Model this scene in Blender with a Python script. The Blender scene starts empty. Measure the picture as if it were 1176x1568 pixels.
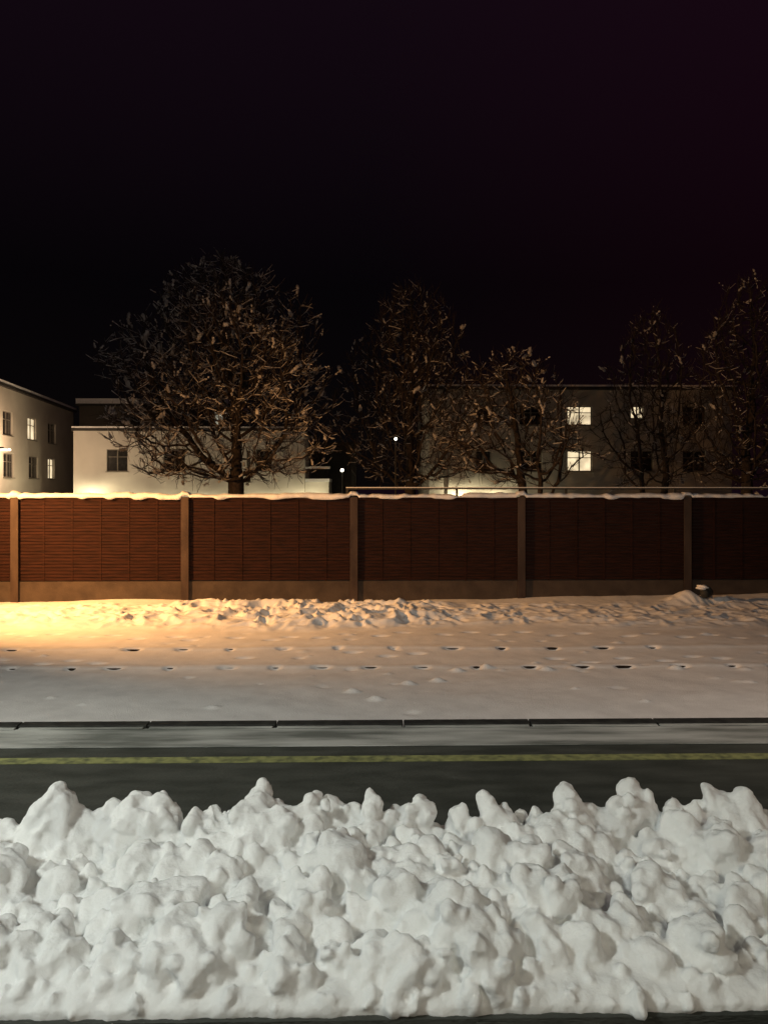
import bpy, math, random
import numpy as np
from mathutils import Vector, Matrix
from mathutils.kdtree import KDTree
random.seed(7); rng=np.random.default_rng(7)
S=bpy.context.scene
F=1176.0; YAW=math.radians(1.1); CZ=2.75; HZ=745.0
def WX(px,Y): return Y*math.tan(YAW+math.atan((px-588)/F))
def WZ(px,py,Y):
    X=WX(px,Y); d=X*math.sin(YAW)+Y*math.cos(YAW); return CZ+(HZ-py)/F*d
PZ=0.86
# ---------------- materials
def mat(name,c1,c2=None,rough=0.8,scale=5.0,bump=0.0,bscale=40.0,detail=5,stretch=(1,1,1),ramp=(0.35,0.65),spec=0.3,metal=0,sss=0):
    m=bpy.data.materials.new(name); m.use_nodes=True; nt=m.node_tree; b=nt.nodes['Principled BSDF']
    b.inputs['Roughness'].default_value=rough; b.inputs['Specular IOR Level'].default_value=spec; b.inputs['Metallic'].default_value=metal
    if sss:
        b.inputs['Subsurface Weight'].default_value=sss; b.inputs['Subsurface Radius'].default_value=(1,1,1); b.inputs['Subsurface Scale'].default_value=.018
    tc=nt.nodes.new('ShaderNodeTexCoord'); mp=nt.nodes.new('ShaderNodeMapping'); mp.inputs['Scale'].default_value=stretch
    nt.links.new(tc.outputs['Object'],mp.inputs['Vector'])
    if c2 is None: c2=tuple(x*0.75 for x in c1)
    n=nt.nodes.new('ShaderNodeTexNoise'); n.inputs['Scale'].default_value=scale; n.inputs['Detail'].default_value=detail
    nt.links.new(mp.outputs[0],n.inputs['Vector'])
    r=nt.nodes.new('ShaderNodeValToRGB'); r.color_ramp.elements[0].position=ramp[0]; r.color_ramp.elements[1].position=ramp[1]
    r.color_ramp.elements[0].color=(*c2,1); r.color_ramp.elements[1].color=(*c1,1)
    nt.links.new(n.outputs['Fac'],r.inputs[0]); nt.links.new(r.outputs[0],b.inputs['Base Color'])
    if bump>0:
        n2=nt.nodes.new('ShaderNodeTexNoise'); n2.inputs['Scale'].default_value=bscale; n2.inputs['Detail'].default_value=6
        nt.links.new(mp.outputs[0],n2.inputs['Vector'])
        bp=nt.nodes.new('ShaderNodeBump'); bp.inputs['Strength'].default_value=bump; bp.inputs['Distance'].default_value=0.02
        nt.links.new(n2.outputs['Fac'],bp.inputs['Height']); nt.links.new(bp.outputs[0],b.inputs['Normal'])
    return m
def emit(name,c,s,lo=.55):
    m=bpy.data.materials.new(name); m.use_nodes=True; b=m.node_tree.nodes['Principled BSDF']
    b.inputs['Base Color'].default_value=(.5,.5,.5,1)
    b.inputs['Emission Color'].default_value=(*c,1); b.inputs['Emission Strength'].default_value=s
    nt=m.node_tree; tc=nt.nodes.new('ShaderNodeTexCoord'); n=nt.nodes.new('ShaderNodeTexNoise'); n.inputs['Scale'].default_value=1.2
    nt.links.new(tc.outputs['Object'],n.inputs['Vector'])
    mr=nt.nodes.new('ShaderNodeMapRange'); mr.inputs['From Min'].default_value=.35; mr.inputs['From Max'].default_value=.65
    mr.inputs['To Min'].default_value=s*lo; mr.inputs['To Max'].default_value=s*1.1
    nt.links.new(n.outputs['Fac'],mr.inputs['Value']); nt.links.new(mr.outputs[0],b.inputs['Emission Strength'])
    return m
M_snow=mat('snow',(.84,.85,.87),(.76,.77,.79),rough=.7,scale=3,bump=.35,bscale=60)
M_pile=mat('snow_bank_snow',(.92,.93,.93),(.86,.87,.87),rough=.75,scale=5,bump=.25,bscale=60,spec=.15,sss=.6)
M_capsnow=mat('cap_snow',(.85,.86,.88),(.75,.75,.77),rough=.7,scale=8,bump=.4,bscale=30)
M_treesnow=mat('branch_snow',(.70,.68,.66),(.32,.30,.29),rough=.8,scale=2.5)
M_bark=mat('bark',(.065,.048,.04),(.028,.022,.018),rough=.9,scale=12,bump=.4)
M_slat=mat('stained_wood',(.036,.0135,.009),(.017,.0075,.0055),rough=.75,scale=2.5,stretch=(1,1,12),bump=.3,bscale=20,spec=.08)
M_post=mat('galvanised_post',(.075,.052,.041),(.045,.031,.026),rough=.6,scale=4,stretch=(1,1,.4),spec=.12)
M_conc=mat('concrete_plinth',(.075,.055,.042),(.048,.035,.028),rough=.9,scale=3,bump=.3)
M_wallw=mat('render_white',(.64,.62,.57),(.54,.52,.48),rough=.9,scale=.5,bump=.1)
M_wallb=mat('render_beige',(.55,.52,.46),(.46,.43,.38),rough=.9,scale=.5,bump=.1)
M_wallg=mat('render_grey',(.38,.36,.33),(.30,.285,.26),rough=.9,scale=.4,bump=.1)
M_wallr=mat('render_dark',(.12,.10,.085),(.09,.08,.065),rough=.9,scale=.4,bump=.1)
M_dark=mat('dark_trim',(.05,.045,.04),(.03,.03,.03),rough=.7)
M_glass=mat('window_dark',(.03,.03,.03),(.015,.015,.015),rough=.15,spec=.5)
M_frame=mat('window_frame',(.22,.20,.17),(.16,.15,.13),rough=.6)
M_lit=emit('window_lit',(1,.80,.50),1.05)
M_litc=emit('window_lit_pale',(.9,.85,.65),.4)
M_bulb=emit('lamp_lens_white',(1,.93,.75),8)
M_bulbo=emit('lamp_lens_sodium',(1,.55,.2),8)
M_metal=mat('painted_metal',(.06,.06,.06),(.04,.04,.04),rough=.6,metal=.3)
M_rail=mat('rusty_rail',(.035,.025,.02),(.02,.014,.012),rough=.8,metal=.1,scale=20,spec=.1)
M_ballast=mat('ballast',(.03,.028,.026),(.012,.012,.012),rough=.95,scale=25,bump=1,bscale=30)
M_yellow=mat('yellow_paint',(.28,.29,.12),(.10,.11,.06),rough=.7,scale=14,bump=.2,ramp=(.3,.6))
M_asph=mat('platform_asphalt',(.076,.080,.072),(.046,.050,.044),rough=.6,scale=9,bump=.5,bscale=120,stretch=(.3,1,1),spec=.2)
M_kerb=mat('wet_edge_stone',(.04,.04,.037),(.02,.02,.02),rough=.6,scale=10,spec=.15)
M_paver=mat('snow_dusted_paver',(.47,.48,.47),(.15,.16,.15),rough=.6,scale=3,stretch=(.35,2.2,1),bump=.3,bscale=60,ramp=(.36,.62),detail=8,spec=.2)

def obj(name,me,mats=None,parent=None):
    o=bpy.data.objects.new(name,me); S.collection.objects.link(o)
    if mats:
        for m in (mats if isinstance(mats,(list,tuple)) else [mats]): me.materials.append(m)
    if parent: o.parent=parent
    return o
def mesh(name,v,f,smooth=False,mi=None):
    me=bpy.data.meshes.new(name); me.from_pydata([tuple(x) for x in v],[],[tuple(x) for x in f])
    if mi is not None: me.polygons.foreach_set('material_index',mi)
    if smooth: me.polygons.foreach_set('use_smooth',[True]*len(me.polygons))
    me.update(); return me
def fastmesh(name,V,Q,smooth=False):
    V=np.asarray(V,dtype=np.float32); Q=np.asarray(Q,dtype=np.int32); k=Q.shape[1]
    me=bpy.data.meshes.new(name); me.vertices.add(len(V)); me.vertices.foreach_set('co',V.ravel())
    me.loops.add(Q.size); me.loops.foreach_set('vertex_index',Q.ravel())
    me.polygons.add(len(Q)); me.polygons.foreach_set('loop_start',np.arange(0,Q.size,k,dtype=np.int32)); 
    me.polygons.foreach_set('use_smooth',np.full(len(Q),smooth)); me.update(calc_edges=True); me.validate(); return me
def empty(name,loc=(0,0,0),rz=0):
    e=bpy.data.objects.new(name,None); S.collection.objects.link(e); e.location=loc; e.rotation_euler=(0,0,rz); e.empty_display_size=.3; return e
class B:
    def __init__(s): s.v=[]; s.f=[]; s.m=[]
    def box(s,x0,x1,y0,y1,z0,z1,m=0):
        n=len(s.v); s.v+=[(x0,y0,z0),(x1,y0,z0),(x1,y1,z0),(x0,y1,z0),(x0,y0,z1),(x1,y0,z1),(x1,y1,z1),(x0,y1,z1)]
        s.f+=[(n,n+3,n+2,n+1),(n+4,n+5,n+6,n+7),(n,n+1,n+5,n+4),(n+1,n+2,n+6,n+5),(n+2,n+3,n+7,n+6),(n+3,n,n+4,n+7)]; s.m+=[m]*6
    def quad(s,a,b,c,d,m=0):
        n=len(s.v); s.v+=[a,b,c,d]; s.f.append((n,n+1,n+2,n+3)); s.m.append(m)
    def tube(s,pts,rad,k=10,m=0):
        pts=[Vector(p) for p in pts]; n0=len(s.v)
        for i,p in enumerate(pts):
            d=(pts[min(i+1,len(pts)-1)]-pts[max(i-1,0)]).normalized()
            a=d.cross(Vector((0,1,0.01))).normalized(); 
            if a.length<.5: a=Vector((1,0,0))
            b=d.cross(a).normalized()
            for j in range(k):
                t=2*math.pi*j/k; s.v.append(tuple(p+(a*math.cos(t)+b*math.sin(t))*rad[i]))
        for i in range(len(pts)-1):
            for j in range(k):
                s.f.append((n0+i*k+j,n0+i*k+(j+1)%k,n0+(i+1)*k+(j+1)%k,n0+(i+1)*k+j)); s.m.append(m)
        s.f.append(tuple(n0+j for j in range(k))); s.m.append(m)
        e=n0+(len(pts)-1)*k; s.f.append(tuple(e+j for j in range(k))); s.m.append(m)
    def make(s,name,mats,parent=None,smooth=False,bevel=0):
        o=obj(name,mesh(name,s.v,s.f,smooth,s.m),mats,parent)
        if bevel: 
            bm=o.modifiers.new('bev','BEVEL'); bm.width=bevel; bm.segments=2
        return o
# ---------------- numpy noise
_T=rng.random((256,256))
def vn(x,y):
    xi=np.floor(x).astype(int); yi=np.floor(y).astype(int); fx=x-xi; fy=y-yi
    fx=fx*fx*(3-2*fx); fy=fy*fy*(3-2*fy)
    g=lambda a,b:_T[a%256,b%256]
    return (g(xi,yi)*(1-fx)+g(xi+1,yi)*fx)*(1-fy)+(g(xi,yi+1)*(1-fx)+g(xi+1,yi+1)*fx)*fy
def fbm(x,y,o=4):
    r=0;a=.5
    for i in range(o): r=r+a*vn(x*2**i+17*i,y*2**i+31*i); a*=.5
    return r
def sm(a,b,x):
    t=np.clip((x-a)/(b-a),0,1); return t*t*(3-2*t)
# ---------------- ground sheet
def axis(lo,hi,step,far):
    core=np.arange(lo,hi,step); g=[]; d=step; p=hi
    while p<far: g.append(p); d*=1.35; p+=d
    h=[];d=step;p=lo-step
    while p>-far: h.append(p); d*=1.35; p-=d
    return np.array([-far-50]+h[::-1]+list(core)+g+[far+50])
xs=axis(-11,11,.035,600); ys=axis(8.0,18.3,.03,600)
X,Y=np.meshgrid(xs,ys)
def ground_h(X,Y):
    near=sm(6.3,7.5,Y)*(1-sm(18.3,19.5,Y))
    z=(fbm(X*.35,Y*.5,3)-.45)*.08*near
    z+=(fbm(X*2.2,Y*2.2,4)-.47)*.03*near
    edge=.5*(vn(X*.6,Y*0)-.5)
    band=sm(14.7,15.5,Y+edge)*(1-sm(17.3,18.1,Y))
    amp=(.45+.55*sm(.3,.6,vn(X*.35+8,Y*.15)))*(1-.65*sm(1.5,6,X))
    wx=X+.25*vn(X*2.1,Y*2.1+40); wy=Y+.25*vn(X*2.1+60,Y*2.1)
    bil=1-np.abs(2*vn(wx*2.6,wy*3.0)-1); bil2=1-np.abs(2*vn(wx*5.7+5,wy*6.3)-1); bil3=vn(wx*12,wy*13)
    z+=band*(.04+amp*(.18*bil**1.3+.09*bil2+.05*bil3-.10))
    z+=sm(17.0,18.3,Y)*(1-sm(18.3,19.5,Y))*(.03+.10*sm(3,6,X)+.10*(vn(X*.5+2,X*0)-.4))
    z+=.24*np.exp(-((X-WX(1050,17.6))**2/.09+(Y-17.6)**2/.12)) 
    z+=.12*np.exp(-((X-WX(1105,17.5))**2/.15+(Y-17.6)**2/.15))
    for (ry,sp,off,gn) in ((11.75,.78,.1,1.1),(13.1,.9,.4,1.0)):
        z+=.022*np.exp(-((Y-ry)/.18)**2)
        k=np.round((X-off)/sp); cx=k*sp+off+(vn(k*.71+.3,k*0+ry)-.5)*.35
        w=.10*(.5+1.1*vn(k*1.37+5.1,k*0+2*ry))
        on=gn*(vn(k*.93+.5,k*0+ry*3)>.25)*(.45+.65*vn(k*.43+7.5,k*0+ry))
        z-=on*.095*np.exp(-np.abs((X-cx)/w)**3)*np.exp(-((Y-(ry-.08))/.065)**2)
    return z
Z=ground_h(X,Y)
Z=np.where((np.abs(Y-11.75)<.10)|(np.abs(Y-13.1)<.10),Z+.008,Z)
for i in range(70):
    cx=rng.uniform(-7,9); cy=rng.uniform(9.3,14.6); s=rng.uniform(.03,.08); a=rng.choice([1,-1])*rng.uniform(.012,.03)
    Z+=a*np.exp(-(((X-cx)/s/1.3)**2+((Y-cy)/s)**2)**1.5)
for px_,py_ in ((700,1026),(670,1042),(625,1048),(742,1022),(575,1072),(540,1060),(836,1026),(1035,1025)):
    d_=CZ*F/(py_-HZ); Z+=.05*np.exp(-(((X-WX(px_,d_))/.09)**2+((Y-d_)/.07)**2)**1.5)
for t in np.arange(-8,10,.55):
    for row,cy0 in ((0,14.2),(1,12.4)):
        cx=t+rng.normal(0,.08); cy=cy0+.25*math.sin(t*.7+row*2)+(.12 if int(round(t/.55))%2 else -.12)
        if row and rng.random()<.5: continue
        Z-=.035*np.exp(-(((X-cx)/.14)**2+((Y-cy)/.07)**2)**2)
Z=np.where(Y<6.3,np.minimum(Z,0)-.02,Z)
ny,nx=X.shape
V=np.stack([X,Y,Z],-1).reshape(-1,3); I=np.arange(nx*ny).reshape(ny,nx)
Q=np.stack([I[:-1,:-1],I[:-1,1:],I[1:,1:],I[1:,:-1]],-1).reshape(-1,4)
obj('snowy_ground',fastmesh('snowy_ground',V,Q,True),M_snow)
# rails
b=B()
for ry in (11.75,13.1):
    b.box(-60,60,ry-.075,ry+.075,-.19,-.165); b.box(-60,60,ry-.012,ry+.012,-.165,-.04); b.box(-60,60,ry-.036,ry+.036,-.04,-.008)
b.make('railway_track',M_rail)
b=B(); b.box(-60,60,-6,2.66,-.2,.005); b.make('track_ballast',M_ballast)
# ---------------- platform
root=empty('railway_platform')
b=B(); b.box(-60,60,2.72,6.02,-.3,PZ); b.make('platform_slab',M_asph,root)
b=B()
x0=WX(417,5.8)-60
b.box(-60,60,5.58,6.0,PZ+.002,PZ+.010)
b.make('edge_pavers',M_paver,root,bevel=.003)
b=B()
for i in range(120):
    xa=x0+i+.004; xb=x0+i+.996
    b.box(xa,xb,6.022,6.13,PZ-.25,PZ+.03)
b.make('edge_coping',M_kerb,root,bevel=.006)
b=B()
for i in range(120):
    xa=x0+i+.006+random.uniform(0,.02); xb=x0+i+.994-random.uniform(0,.02)
    b.box(xa,xb,5.975,6.017,PZ+.012,PZ+.020)
b.make('coping_snow',M_paver,root,bevel=.004)
b=B(); b.box(-60,60,5.27,5.38,PZ+.001,PZ+.005); b.make('yellow_line',M_yellow,root)
# ---------------- blobs
def ico(sub):
    import bmesh
    bm=bmesh.new(); bmesh.ops.create_icosphere(bm,subdivisions=sub,radius=1)
    v=np.array([x.co[:] for x in bm.verts]); f=np.array([[q.index for q in p.verts] for p in bm.faces]); bm.free(); return v,f
iv1,if1=ico(1); iv2,if2=ico(2); iv3,if3=ico(3)
VV=[];FF=[];n=0
def blob(c,r,big=.085,tx=None):
    global n
    v,f=(iv3,if3) if max(r)>big else (iv2,if2)
    ang=rng.uniform(0,6.28,3)
    if tx is None: R=Matrix.Rotation(ang[0],3,'Z')@Matrix.Rotation(rng.normal(0,.5),3,'X')@Matrix.Rotation(rng.normal(0,.5),3,'Y')
    else: R=Matrix.Rotation(tx[1]+rng.normal(0,.3),3,'Z')@Matrix.Rotation(tx[0]+rng.normal(0,.25),3,'X')
    R=np.array(R)
    d=1+.18*np.sin(v@rng.normal(0,2.6,3)+ang[1])+.12*np.sin(v@rng.normal(0,4.5,3)+ang[2])
    w=(v*d[:,None]*np.array(r))@R.T+np.array(c)
    VV.append(w);FF.append(f+n);n+=len(w)
# ---------------- snow bank in front
XM=4.6
def base(x,y):
    pts_y=[2.70,2.76,2.95,3.3,3.6,3.82,3.95,4.12,4.3]; pts_z=[-.02,.05,.10,.14,.165,.15,.12,.03,-.05]
    und=(vn(np.array(x*1.6+40),np.array(y*1.8))-.5)*.20
    return PZ+np.interp(y,pts_y,pts_z)+float(und)*float(sm(2.8,3.1,np.array(y))*(1-sm(3.9,4.3,np.array(y))))
gx=np.arange(-XM,XM+.01,.05); gy=np.linspace(2.74,4.28,34)
core=np.array([[ (x,y,base(x,y)) for x in gx] for y in gy]); cny,cnx=core.shape[:2]
low=core.copy(); low[:,:,2]=PZ-.06
cv=np.concatenate([core.reshape(-1,3),low.reshape(-1,3)]); ci=np.arange(cny*cnx).reshape(cny,cnx); off=cny*cnx
tri=[]
def q(a,b_,c,d): tri.extend([(a,b_,c),(a,c,d)])
for i in range(cny-1):
    for j in range(cnx-1):
        a,b_,c,d=ci[i,j],ci[i,j+1],ci[i+1,j+1],ci[i+1,j]; q(a,b_,c,d); q(a+off,d+off,c+off,b_+off)
for j in range(cnx-1):
    q(ci[0,j],ci[0,j]+off,ci[0,j+1]+off,ci[0,j+1]); q(ci[-1,j+1],ci[-1,j+1]+off,ci[-1,j]+off,ci[-1,j])
for i in range(cny-1):
    q(ci[i+1,0],ci[i+1,0]+off,ci[i,0]+off,ci[i,0]); q(ci[i,-1],ci[i,-1]+off,ci[i+1,-1]+off,ci[i+1,-1])
VV.append(cv);FF.append(np.array(tri)+n);n+=len(cv)
peaks=[(20,1262,.09),(90,1199,.08),(60,1232,.09),(125,1240,.07),(205,1212,.09),(172,1232,.08),(242,1216,.09),(262,1240,.06),(300,1240,.04),(325,1240,.06),(352,1246,.05),(405,1199,.055),(385,1232,.07),(430,1225,.07),(478,1214,.06),(510,1222,.06),(570,1212,.045),(545,1232,.06),(600,1238,.05),(645,1219,.055),(625,1235,.05),(700,1236,.05),(748,1220,.075),(775,1240,.05),(820,1240,.06),(800,1245,.05),(872,1208,.09),(900,1228,.07),(965,1201,.08),(945,1222,.07),(985,1213,.07),(1030,1228,.06),(1060,1234,.07),(1100,1208,.10),(1140,1214,.09),(1070,1228,.07),(1168,1240,.09)]
for px,py,r in peaks:
    yy=3.86+rng.uniform(-.05,.05); x=WX(px,yy); top=WZ(px,py-7,yy)
    rr=r*.9
    blob((x,yy,top-rr*1.2),(rr*.8,rr*.85,rr*1.2)); blob((x+rng.normal(0,.02),yy-.03,top-rr*2.4),(rr*1.15,rr*1.3,rr*1.5))
    blob((x,yy-.02,PZ+.14),(rr*1.3,rr*1.3,max(.05,(top-PZ-.14)*.7)))
    for k in range(4):
        s=rng.uniform(.024,.04); blob((x+rng.normal(0,rr*.6),yy+rng.uniform(-.10,0),top-rr*rng.uniform(.8,2.4)),(s,s,s*1.3))
cnt=0
while cnt<1900:
    x=rng.uniform(-XM,XM); y=rng.uniform(2.73,4.12); t=rng.random()
    if abs(x)>2.5 and rng.random()<.45: continue
    r=.022+.055*t**2.6
    z=base(x,y); r=r*(.6+.4*float(sm(2.72,2.95,np.array(y))))
    if y>3.75: r*=.62
    blob((x,y,z+r*rng.uniform(-.1,.6)),(r*rng.uniform(.75,1.05),r*rng.uniform(.9,1.2),r*rng.uniform(1.0,1.5)),tx=(-.6,.3))
    cnt+=1
cnt=0
while cnt<300:   # larger lumps of ploughed snow with knobs
    x=rng.uniform(-XM,XM); y=rng.uniform(2.82,3.72); r=.04+.085*rng.random()**1.5
    z=base(x,y)
    blob((x,y,z+r*rng.uniform(0,.4)),(r*rng.uniform(.8,1.1),r*rng.uniform(.8,1.1),r*rng.uniform(.9,1.3)),tx=(-.4,.3))
    for k in range(rng.integers(4,9)):
        a=rng.uniform(0,6.28); s=r*rng.uniform(.28,.45)
        blob((x+math.cos(a)*r*.72,y+math.sin(a)*r*.72-.01,z+r*rng.uniform(.2,1.1)),(s*.95,s,s*1.25))
    cnt+=1
o=obj('snow_bank',fastmesh('snow_bank',np.concatenate(VV),np.concatenate(FF),True),M_pile)
md=o.modifiers.new('r','REMESH'); md.mode='VOXEL'; md.voxel_size=.0098; md.use_smooth_shade=True
md=o.modifiers.new('s','SMOOTH'); md.factor=.6; md.iterations=7
tx=bpy.data.textures.new('c','CLOUDS'); tx.noise_scale=.09; tx.noise_depth=3
md=o.modifiers.new('d','DISPLACE'); md.texture=tx; md.strength=.035; md.mid_level=.5; md.texture_coords='GLOBAL'
tx=bpy.data.textures.new('c2','CLOUDS'); tx.noise_scale=.025; tx.noise_depth=1
md=o.modifiers.new('d2','DISPLACE'); md.texture=tx; md.strength=.008; md.mid_level=.5; md.texture_coords='GLOBAL'
# ---------------- fence
FY=18.4; fr=empty('noise_barrier_fence')
xp=WX(542,FY); top=2.46
posts=[xp+4.0*i for i in range(-9,10)]
b=B()
for p in posts:
    b.box(p-.09,p+.09,FY-.115,FY-.10,-.2,top+.04); b.box(p-.09,p+.09,FY+.085,FY+.1,-.2,top+.04); b.box(p-.008,p+.008,FY-.1,FY+.085,-.2,top+.04)
b.make('posts',M_post,fr)
b=B(); c=B(); r_=B()
for p in posts[:-1]:
    z=.52
    while z<top-.06:
        j=random.uniform(-.002,.002); b.box(p+.02,p+3.98,FY-.045+j,FY-.02+j,z,z+.066); z+=.078
    b.box(p+.02,p+3.98,FY-.016,FY+.06,.50,top-.02,1)
    for k in range(1,6):
        xx=p+4*k/6; r_.box(xx-.02,xx+.02,FY-.055,FY-.049,.50,top-.03)
    c.box(p+.02,p+3.98,FY-.06,FY+.06,-.3,.495)
    b.box(p+.02,p+3.98,FY-.07,FY+.08,top-.02,top+.03,0)
b.make('slat_panels',[M_slat,M_dark],fr); c.make('concrete_plinth',M_conc,fr); r_.make('battens',M_slat,fr)
gx=np.arange(posts[0],posts[-1],.04); prof=[(-.09,-.01),(-.135,.0),(-.15,.05),(-.12,.085),(-.05,.115),(.04,.115),(.10,.09),(.12,.03),(.10,0)]
cap=[]
for x in gx:
    h=.80+.8*(float(fbm(np.array(x*1.1),np.array(3.3),4))-.45)+.35*(float(vn(np.array(x*7),np.array(1.)))-.5)
    gap=1-.85*float(sm(.76,.86,vn(np.array(x*2.3),np.array(7.7)))); near=min(abs(x-p) for p in posts); 
    bumpz=.05 if near<.10 else 0
    w=1+.25*(float(vn(np.array(x*5),np.array(11.)))-.5); dr_=.05*float(sm(.5,.9,vn(np.array(x*3.1),np.array(21.))))
    cap.append([(x,FY+a*w,top+.032+bumpz+c_*h*gap*1.0-(dr_ if j_<2 else 0)) for j_,(a,c_) in enumerate(prof)])
cap=np.array(cap); k=len(prof); I=np.arange(len(gx)*k).reshape(len(gx),k)
Q=np.stack([I[:-1,:-1],I[1:,:-1],I[1:,1:],I[:-1,1:]],-1).reshape(-1,4)
obj('snow_cap',fastmesh('snow_cap',cap.reshape(-1,3),Q,True),M_capsnow,fr)
b=B(); xs0=WX(530,21)
b.box(xs0,34,20.97,21.03,2.67,2.71); b.box(xs0,34,20.975,21.025,2.712,2.735,1)
for i in range(12): b.box(xs0+i*3,xs0+i*3+.06,20.97,21.03,-.2,2.67)
b.make('railing',[M_dark,M_capsnow])
px=WX(1076,17.5)
vv=(iv3*(1+.2*np.sin(iv3@np.array([3,4,2.])))[:,None]*np.array([.13,.12,.13]))+np.array([px,17.35,.34])
st=empty('snowy_boulder'); obj('stone',fastmesh('stone',vv,if3,True),M_kerb,st)
vv=(iv3*(1+.2*np.sin(iv3@np.array([4,2,5.])))[:,None]*np.array([.13,.13,.06]))+np.array([px-.07,17.38,.45])
obj('snow',fastmesh('snow',vv,if3,True),M_capsnow,st)
# ---------------- buildings
def building(name,L,H,D,ops,loc,rz,wm,snow=.18,over=.25,z0=-.3):
    e=empty(name,loc,rz); w=B()
    ux=sorted(set([0,L]+[o[0] for o in ops]+[o[1] for o in ops])); uz=sorted(set([z0,H]+[o[2] for o in ops]+[o[3] for o in ops]))
    for i in range(len(ux)-1):
        for j in range(len(uz)-1):
            mx=(ux[i]+ux[i+1])/2; mz=(uz[j]+uz[j+1])/2
            if any(o[0]<mx<o[1] and o[2]<mz<o[3] for o in ops): continue
            w.quad((ux[i],0,uz[j]),(ux[i+1],0,uz[j]),(ux[i+1],0,uz[j+1]),(ux[i],0,uz[j+1]))
    w.quad((L,0,z0),(L,D,z0),(L,D,H),(L,0,H)); w.quad((0,D,z0),(0,0,z0),(0,0,H),(0,D,H)); w.quad((L,D,z0),(0,D,z0),(0,D,H),(L,D,H)); w.quad((0,0,H),(L,0,H),(L,D,H),(0,D,H))
    r=.16; fr_=B(); pn=[B(),B(),B()]; sl=B()
    for (a,b2,c,d,k) in ops:
        w.quad((a,0,c),(a,r,c),(a,r,d),(a,0,d)); w.quad((b2,0,d),(b2,r,d),(b2,r,c),(b2,0,c)); w.quad((a,0,d),(a,r,d),(b2,r,d),(b2,0,d)); w.quad((a,0,c),(b2,0,c),(b2,r,c),(a,r,c))
        pn[k].quad((a,r,c),(b2,r,c),(b2,r,d),(a,r,d))
        t=.06; y0,y1=r-.06,r-.004
        fr_.box(a,a+t,y0,y1,c,d); fr_.box(b2-t,b2,y0,y1,c,d); fr_.box(a+t,b2-t,y0,y1,c,c+t); fr_.box(a+t,b2-t,y0,y1,d-t,d)
        m=(a+b2)/2; fr_.box(m-.04,m+.04,y0,y1,c+t,d-t)
        if b2-a>1.2:
            zz=c+(d-c)*.66; fr_.box(a+t,m-.04,y0+.01,y1,zz-.025,zz+.025); fr_.box(m+.04,b2-t,y0+.01,y1,zz-.025,zz+.025)
        sl.box(a-.08,b2+.08,-.08,r-.07,c-.05,c-.003)
    w.make('walls',wm,e)
    if fr_.v: fr_.make('window_frames',M_frame,e); sl.make('window_sills',M_frame,e)
    for k,mm in enumerate((M_glass,M_lit,M_litc)):
        if pn[k].v: pn[k].make(('window_panes_dark','window_panes_lit','window_panes_pale')[k],mm,e)
    rf=B(); rf.box(-over,L+over,-over,D+over,H+.003,H+.2); rf.box(-over+.02,L+over-.02,-over+.02,D+over-.02,H+.203,H+.2+snow,1)
    rf.make('roof',[M_dark,M_capsnow],e)
    return e
P0=Vector((WX(0,50),50,0)); P1=Vector((WX(113,68),68,0)); dr=(P1-P0).normalized(); st0=P0-dr*14; L=(P1-st0).length
def sline(px):
    a=math.tan(YAW+math.atan((px-588)/F))
    return -(st0.x-a*st0.y)/(dr.x-a*dr.y)
ops=[]
for (pa,pb,k) in ((5,20,0),(43,56,1),(74,86,0)):
    ops.append((sline(pa),sline(pb),6.15,7.75,k))
for (pa,pb,k) in ((6,22,0),(45,59,0),(74,84,1)):
    ops.append((sline(pa),sline(pb),3.35,4.95,k))
for s in (2,7):
    ops.append((s,s+1.7,6.15,7.75,0)); ops.append((s,s+1.7,3.35,4.95,0))
left=building('apartment_building',L,9.25,11,ops,st0,math.atan2(dr.y,dr.x),M_wallb)
Yb=55; xa=WX(113,Yb); xb=WX(467,Yb)
def op(pa,pb,ya,yb,Y,x0,k): return (WX(pa,Y)-x0,WX(pb,Y)-x0,WZ((pa+pb)/2,yb,Y),WZ((pa+pb)/2,ya,Y),k)
ops=[op(164,196,688,722,Yb,xa,0),op(251,284,687,721,Yb,xa,0),op(378,384,690,738,Yb,xa,0),op(392,417,688,721,Yb,xa,0)]
white=building('white_house',xb-xa,WZ(290,660,Yb),10,ops,(xa,Yb,0),0,M_wallw,snow=.12,over=.12)
b=B(); l0=xb-xa
b.box(l0+.01,l0+1.7,.2,4,1.2,WZ(480,738,Yb)); b.box(l0+.01,l0+1.75,.1,4,WZ(480,738,Yb)+.003,WZ(480,733,Yb),1)
for i in range(6): b.box(l0+.1+i*.3,l0+.13+i*.3,.15,.18,WZ(480,733,Yb),WZ(480,718,Yb),2)
b.box(l0+.02,l0+1.8,.13,.2,WZ(480,718,Yb),WZ(480,714,Yb),1)
b.box(l0+.01,l0+3.6,4.003,9,-.2,WZ(480,672,Yb),2)
b.make('balcony',[M_wallw,M_capsnow,M_dark],white)
Yc=68; xa2=WX(122,Yc); xb2=WX(350,Yc)
building('rear_house',xb2-xa2,WZ(230,622,Yc),9,[op(328,342,630,652,Yc,xa2,2),op(200,222,630,652,Yc,xa2,0)],(xa2,Yc,0),0,M_wallr,snow=.45)
Yd=50; xa3=WX(657,Yd); xb3=WX(1120,Yd)
ops=[]
for row,(ya,yb) in enumerate(((622,651),(690,722))):
    for (pa,pb,k) in ((728,752,0),(795,830,0),(868,906,1),(965,1000,0),(1045,1080,0)):
        ops.append(op(pa,pb,ya,yb,Yd,xa3,k))
ops=[o for o in ops if not (abs(o[0]-(WX(965,Yd)-xa3))<.01 and o[2]>6)]
ops.append(op(965,985,622,641,Yd,xa3,1))
ap=building('apartment_building',xb3-xa3,WZ(800,597,Yd),12,ops,(xa3,Yd,0),0,M_wallg,snow=.12)
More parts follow.
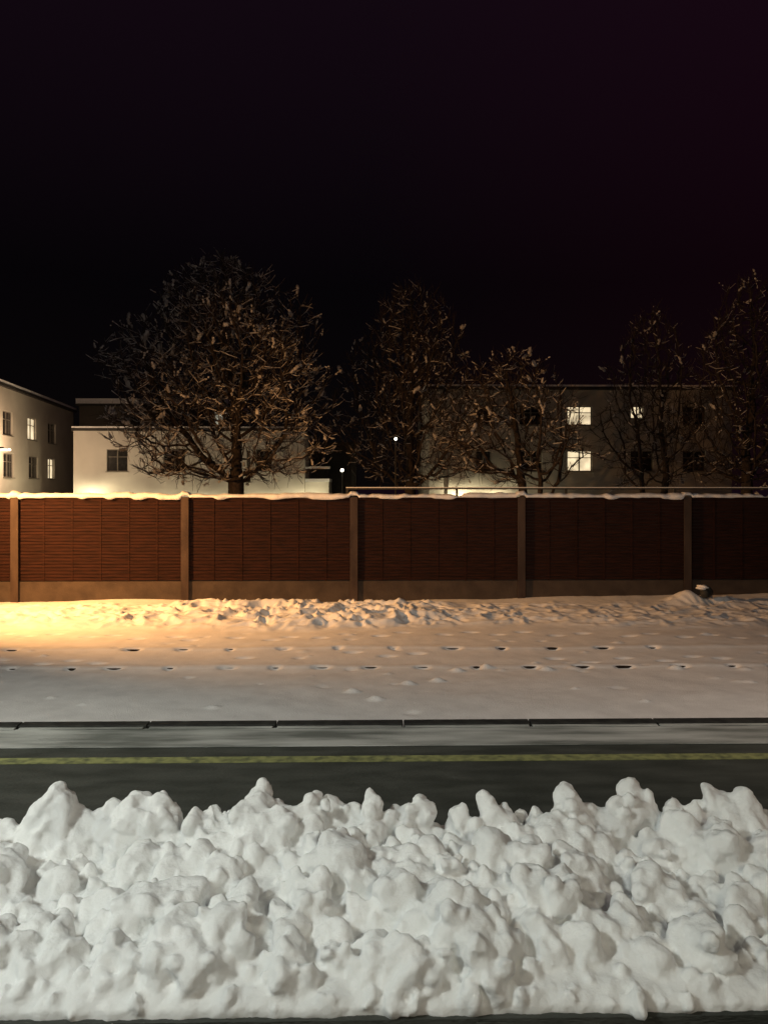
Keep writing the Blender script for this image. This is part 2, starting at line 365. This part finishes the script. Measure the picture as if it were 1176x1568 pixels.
b=B(); xd=WX(685,Yd)-xa3; b.tube([(xd,-.12,0),(xd,-.12,WZ(685,682,Yd))],[.07,.07]); b.make('downpipe',M_wallw,ap,True)
# ---------------- trees
PROF_T=[0,.08,.25,.45,.65,.82,.93,1]; PROF_R=[.60,.88,1,.93,.78,.56,.36,.10]
def tree(name,base_p,zb,zt,cx,rx,ry,seed,natt=1500,trunk_h=1.6,r0=.2,stems=1,snowamt=1.0,D=.25,kill=.36,hollow=.35):
    rg=np.random.default_rng(seed); bx,by=base_p
    A=[]
    while len(A)<natt:
        t=rg.random(); R=np.interp(t,PROF_T,PROF_R); th=rg.uniform(0,6.283); q_=math.sqrt(rg.random())
        R*=.86+.14*math.sin(4*th+seed+6*t)+.12*math.sin(9*t*2+3*th)
        if t<.25 and rg.random()<.62: continue
        if q_<hollow and t<.8 and rg.random()<.75: continue
        A.append(Vector((bx+cx+math.cos(th)*q_*R*rx,by+math.sin(th)*q_*R*ry,zb+t*(zt-zb))))
    N=[Vector((bx,by,-.3))];par=[-1]
    for s in range(stems):
        a=6.28*s/stems+.5; p=Vector((bx+(.12*math.cos(a) if stems>1 else 0),by+(.12*math.sin(a) if stems>1 else 0),-.05)); N.append(p); par.append(0)
        d=Vector((.22*math.cos(a) if stems>1 else 0,.22*math.sin(a) if stems>1 else 0,1)).normalized(); h=p.z
        while h<trunk_h+ (rg.uniform(-.2,.6) if stems>1 else 0):
            N.append(N[-1]+d*.3+Vector((rg.normal(0,.02),rg.normal(0,.02),0))); par.append(len(N)-2); h=N[-1].z
    alive=A
    for it in range(110):
        kd=KDTree(len(N))
        for i,p in enumerate(N): kd.insert(p,i)
        kd.balance(); g={}; nal=[]
        for a in alive:
            co,i,dist=kd.find(a)
            if dist<kill: continue
            nal.append(a)
            if dist<9: g.setdefault(i,Vector((0,0,0))); g[i]+=(a-co).normalized()
        alive=nal
        if not g: break
        for i,v in g.items():
            v=v.normalized()+Vector((rg.normal(0,.16),rg.normal(0,.16),rg.normal(.06,.16)))
            N.append(N[i]+v.normalized()*D); par.append(i)
        if len(N)>14000: break
    n=len(N); r=np.zeros(n); kids=np.zeros(n,int)
    for i in range(n-1,-1,-1):
        if kids[i]==0: r[i]=.010**2.1
        if par[i]>=0: r[par[i]]+=r[i]; kids[par[i]]+=1
    r=r**(1/2.1); r*=r0/r.max(); r=np.maximum(r,.008)
    segs=[(N[par[i]],N[i],r[par[i]] if kids[par[i]]<2 else min(r[par[i]],r[i]*1.3),r[i]) for i in range(n) if par[i]>=0]
    tips=[]
    for i in range(n):
        if r[i]<.035 and par[i]>=0:
            d0=(N[i]-N[par[i]]).normalized()
            for k in range(6 if kids[i]==0 else 1+int(rg.random()<.9)):
                d=(d0+Vector(rg.normal(0,.55,3))+Vector((0,0,.3))).normalized(); l=rg.uniform(.25,.7)
                m=N[i]+d*l*.5; e=m+(d+Vector(rg.normal(0,.3,3))+Vector((0,0,.3))).normalized()*l*.5
                segs.append((N[i],m,.008,.007)); segs.append((m,e,.007,.004)); tips.append((m,e))
    a=np.array([s[0][:] for s in segs]); b_=np.array([s[1][:] for s in segs]); ra=np.array([s[2] for s in segs]); rb=np.array([s[3] for s in segs])
    d=b_-a; ln=np.linalg.norm(d,axis=1)+1e-9; d/=ln[:,None]
    ref=np.where(np.abs(d[:,2:3])>.9,np.array([[1.,0,0]]),np.array([[0,0,1.]])); u=np.cross(d,ref); u/=np.linalg.norm(u,axis=1)[:,None]; w=np.cross(u,d)
    K=4; vs=[]
    for (c,rad) in ((a,ra),(b_,rb)):
        for j in range(K):
            t=2*math.pi*j/K; vs.append(c+(u*math.cos(t)+w*math.sin(t))*rad[:,None])
    Vt=np.stack(vs,1); m=len(segs); Bs=np.arange(m)[:,None]*2*K
    Qs=[np.concatenate([Bs+j,Bs+(j+1)%K,Bs+K+(j+1)%K,Bs+K+j],1) for j in range(K)]
    e=empty(name,(0,0,0))
    obj('trunk_and_branches',fastmesh('branches',Vt.reshape(-1,3),np.concatenate(Qs),True),M_bark,e)
    sel=(np.abs(d[:,2])<.85)&(rg.random(m)<.42*snowamt); a2,b2,ra2,rb2,u2=a[sel],b_[sel],ra[sel],rb[sel],u[sel]
    up=np.array([[0,0,1.]]); h=(.008+.022*rg.random(len(a2)))[:,None]
    ps=[]
    for c,rad in ((a2,ra2),(b2,rb2)):
        rr=rad[:,None]; wd=rr*.8+.004
        ps+= [c-u2*wd+up*rr*.5, c+up*(rr+h), c+u2*wd+up*rr*.5]
    Vs=np.stack(ps,1); Bs=np.arange(len(a2))[:,None]*6
    Qs=[np.concatenate([Bs+j,Bs+j+1,Bs+3+j+1,Bs+3+j],1) for j in range(2)]
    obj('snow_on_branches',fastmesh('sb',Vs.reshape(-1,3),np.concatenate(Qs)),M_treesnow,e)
    v1,f1=iv1,if1; cv=[];cf=[];k=0
    for (p,q_) in tips:
        pr=.085*snowamt*(1.8 if vn(np.array(p.x*1.3+50),np.array(p.z*1.3+50))>.5 else .35)
        if rg.random()>pr: continue
        dd=(q_-p).normalized(); M3=np.array(dd.to_track_quat('Z','Y').to_matrix())
        W0=rg.uniform(.020,.046); nb=rg.integers(2,4)
        if rg.random()<.22: W0*=1.6; nb+=2
        for s_ in range(nb):
            cc=np.array(p.lerp(q_,(s_+.5)/nb))+rg.normal(0,.018,3); W_=W0*rg.uniform(.7,1.2)
            w_=(v1*np.array([W_,W_,W_*rg.uniform(1.1,1.9)])*(1+.2*rg.normal(0,1,(len(v1),1))))@M3.T+cc
            cv.append(w_);cf.append(f1+k);k+=len(v1)
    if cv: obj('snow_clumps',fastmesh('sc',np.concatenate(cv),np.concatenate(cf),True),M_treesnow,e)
    return e
def place(px,Y,pl,pr,pt,pb,**kw):
    x=WX(px,Y); xl=WX(pl,Y); xr=WX(pr,Y); zt=WZ(px,pt,Y); zb=WZ(px,pb,Y)
    cx=(xl+xr)/2-x; rx=(xr-xl)/2*1.03
    return tree('deciduous_tree',(x,Y),zb,zt-.3,cx,rx,rx*.85,**kw)
place(362,29,145,535,385,738,seed=3,natt=5600,trunk_h=2.9,r0=.30,snowamt=1.2)
place(628,33,510,748,425,742,seed=5,natt=4600,trunk_h=2.6,r0=.24,snowamt=.5)
place(822,29,655,915,530,742,seed=9,natt=1500,trunk_h=2.2,r0=.2,stems=3,snowamt=.6)
place(1000,34,905,1090,465,745,seed=13,natt=1900,trunk_h=3,r0=.2,stems=2,snowamt=.3)
place(1140,31,1035,1260,415,745,seed=21,natt=3300,trunk_h=3,r0=.25,snowamt=.3)
# ---------------- lamps
def lamp(name,x,y,z,arm,power,col,lens,zb=0,rad=.12,aim=None):
    e=empty(name,(x,y,0)); ax,ay=arm; b=B()
    b.tube([(-ax,-ay,zb),(-ax,-ay,zb+.8),(-ax,-ay,z-.5),(-ax*.9,-ay*.9,z+.05),(-ax*.3,-ay*.3,z+.2),(0,0,z+.2)],[.09,.08,.05,.045,.04,.035],m=0)
    b.box(-.28,.28,-.14,.14,z+.1,z+.24)
    b.make('pole_and_head',M_metal,e)
    c=B(); c.box(-.22,.22,-.1,.1,z+.06,z+.097); c.make('lens',lens,e)
    ld=bpy.data.lights.new('light','SPOT' if aim else 'POINT'); ld.energy=power; ld.color=col; ld.shadow_soft_size=rad
    lo=bpy.data.objects.new('light',ld); S.collection.objects.link(lo); lo.parent=e; lo.location=(0,0,z-.1)
    if aim:
        ld.spot_size=math.radians(aim[3]); ld.spot_blend=1
        lo.rotation_euler=(Vector(aim[:3])-Vector((x,y,z-.1))).to_track_quat('-Z','Y').to_euler()
    return e
SOD=(1,.47,.15)
lamp('rear_fill_lamp',-10.0,14.4,4.4,(1.2,-.3),6800,SOD,M_bulbo,aim=(-3.0,19.0,1.4,120))
lamp('train_glow_fill_lamp',-3.6,0.8,5.0,(0,1),560,(.94,1,.93),M_bulb,zb=0,rad=.22)
lamp('train_glow_fill_lamp',1.4,-1.6,4.2,(0,1),180,(1,.91,.68),M_bulb,zb=0,rad=.2)  # added lamp post, stands in for warm light from the train windows
lamp('train_glow_fill_lamp',7.2,4.6,4.8,(0,.8),640,(1,.78,.60),M_bulb,zb=PZ,aim=(2.5,10,0,112))  # added out-of-frame lamp, brightens centre and right of the snow field
lamp('train_glow_fill_lamp',-6.6,4.6,4.8,(0,.8),860,(1,.97,.80),M_bulb,zb=PZ,aim=(-.6,9.5,0,112))  # added out-of-frame lamp, lifts the left and middle snow with neutral light
lamp('rear_fill_lamp',9.0,-8,7.0,(0,1),300,(1,.80,.68),M_bulbo)  # added fill lamp behind the camera, weak warm light over the whole scene
def bollard(x,y,z,p,col):
    e=empty('bollard_lamp',(x,y,0)); b=B(); b.tube([(0,0,-.2),(0,0,z-.25)],[.07,.06]); b.tube([(0,0,z+.1),(0,0,z+.16)],[.13,.05]); b.tube([(.08,.0,z-.25),(.08,0,z+.1)],[.008,.008]); b.tube([(-.08,.0,z-.25),(-.08,0,z+.1)],[.008,.008]); b.make('post',M_metal,e,True)
    c=B(); c.tube([(0,0,z-.24),(0,0,z-.12)],[.04,.04]); c.make('lens',M_bulb,e,True)
    ld=bpy.data.lights.new('light','POINT'); ld.energy=p; ld.color=col; ld.shadow_soft_size=.05
    lo=bpy.data.objects.new('light',ld); S.collection.objects.link(lo); lo.parent=e; lo.location=(0,0,z)
YW=(1,.84,.50)
bollard(WX(132,53.7),53.7,1.9,240,YW)
bollard(WX(225,53.7),53.8,1.3,85,YW)
bollard(WX(315,53.7),53.8,1.3,85,YW)
bollard(WX(410,53.7),53.8,1.3,100,YW)
bollard(WX(465,53.7),53.8,1.6,90,YW)
bollard(WX(485,53),53.4,1.9,70,YW)
bollard(WX(705,49.1),49.1,2.0,260,YW)
bollard(WX(760,49.1),49.1,1.9,170,YW)
s=sline(-6); p=st0+dr*s; zl=WZ(4,690,p.y)
e=empty('wall_lamp',(p.x,p.y,0)); b=B(); b.box(.0,.5,-.05,.05,zl+.16,zl+.24); b.box(.3,.9,-.2,.2,zl+.1,zl+.155); b.make('bracket',M_metal,e)
c=B(); c.box(.32,.88,-.17,.17,zl,zl+.097); c.make('lens',M_bulb,e)
ld=bpy.data.lights.new('light','POINT'); ld.energy=700; ld.color=(1,.66,.40); ld.shadow_soft_size=.1
lo=bpy.data.objects.new('light',ld); S.collection.objects.link(lo); lo.parent=e; lo.location=(2.0,0,zl-.1)
def smalllamp(px,py,Y,r,pw):
    x=WX(px,Y); z=WZ(px,py,Y); e=empty('yard_lamp',(x,Y,0)); b=B(); b.tube([(0,.2,-.2),(0,.2,z+.1)],[.04,.03]); b.box(-.12,.12,-.12,.25,z+.1,z+.16); b.make('pole',M_dark,e)
    obj('globe',fastmesh('globe',iv2*r+np.array([0,0,z]),if2,True),M_bulb,e)
smalllamp(606,672,31,.06,0); smalllamp(524,720,50,.11,0)
# ---------------- world
w=bpy.data.worlds.new('World'); S.world=w; w.use_nodes=True; nt=w.node_tree; bg=nt.nodes['Background']
tc=nt.nodes.new('ShaderNodeTexCoord'); sp=nt.nodes.new('ShaderNodeSeparateXYZ'); nt.links.new(tc.outputs['Generated'],sp.inputs[0])
r=nt.nodes.new('ShaderNodeValToRGB'); cr=r.color_ramp
cr.elements[0].position=0; cr.elements[0].color=(.0024,.0018,.0018,1)
cr.elements[1].position=.6; cr.elements[1].color=(.0066,.0028,.0060,1)
el=cr.elements.new(.25); el.color=(.0016,.0011,.0017,1)
nt.links.new(sp.outputs['Z'],r.inputs[0])
mx=nt.nodes.new('ShaderNodeMapRange'); mx.inputs['From Min'].default_value=0; mx.inputs['From Max'].default_value=.5; mx.inputs['To Max'].default_value=1
nt.links.new(sp.outputs['X'],mx.inputs['Value'])
ad=nt.nodes.new('ShaderNodeMix'); ad.data_type='RGBA'; ad.blend_type='ADD'
nt.links.new(mx.outputs[0],ad.inputs[0]); nt.links.new(r.outputs[0],ad.inputs[6]); ad.inputs[7].default_value=(.003,.0,.001,1)
nt.links.new(ad.outputs[2],bg.inputs[0]); bg.inputs[1].default_value=1
# ---------------- camera
cd=bpy.data.cameras.new('camera'); co=bpy.data.objects.new('camera',cd); S.collection.objects.link(co)
cd.sensor_fit='VERTICAL'; cd.sensor_height=36; cd.lens=27; cd.shift_y=-39/1568; cd.clip_end=3000; cd.clip_start=.05
co.location=(0,0,CZ); co.rotation_euler=(math.radians(90),0,-YAW); S.camera=co
S.view_settings.view_transform='Standard'; S.view_settings.look='None'; S.view_settings.exposure=0
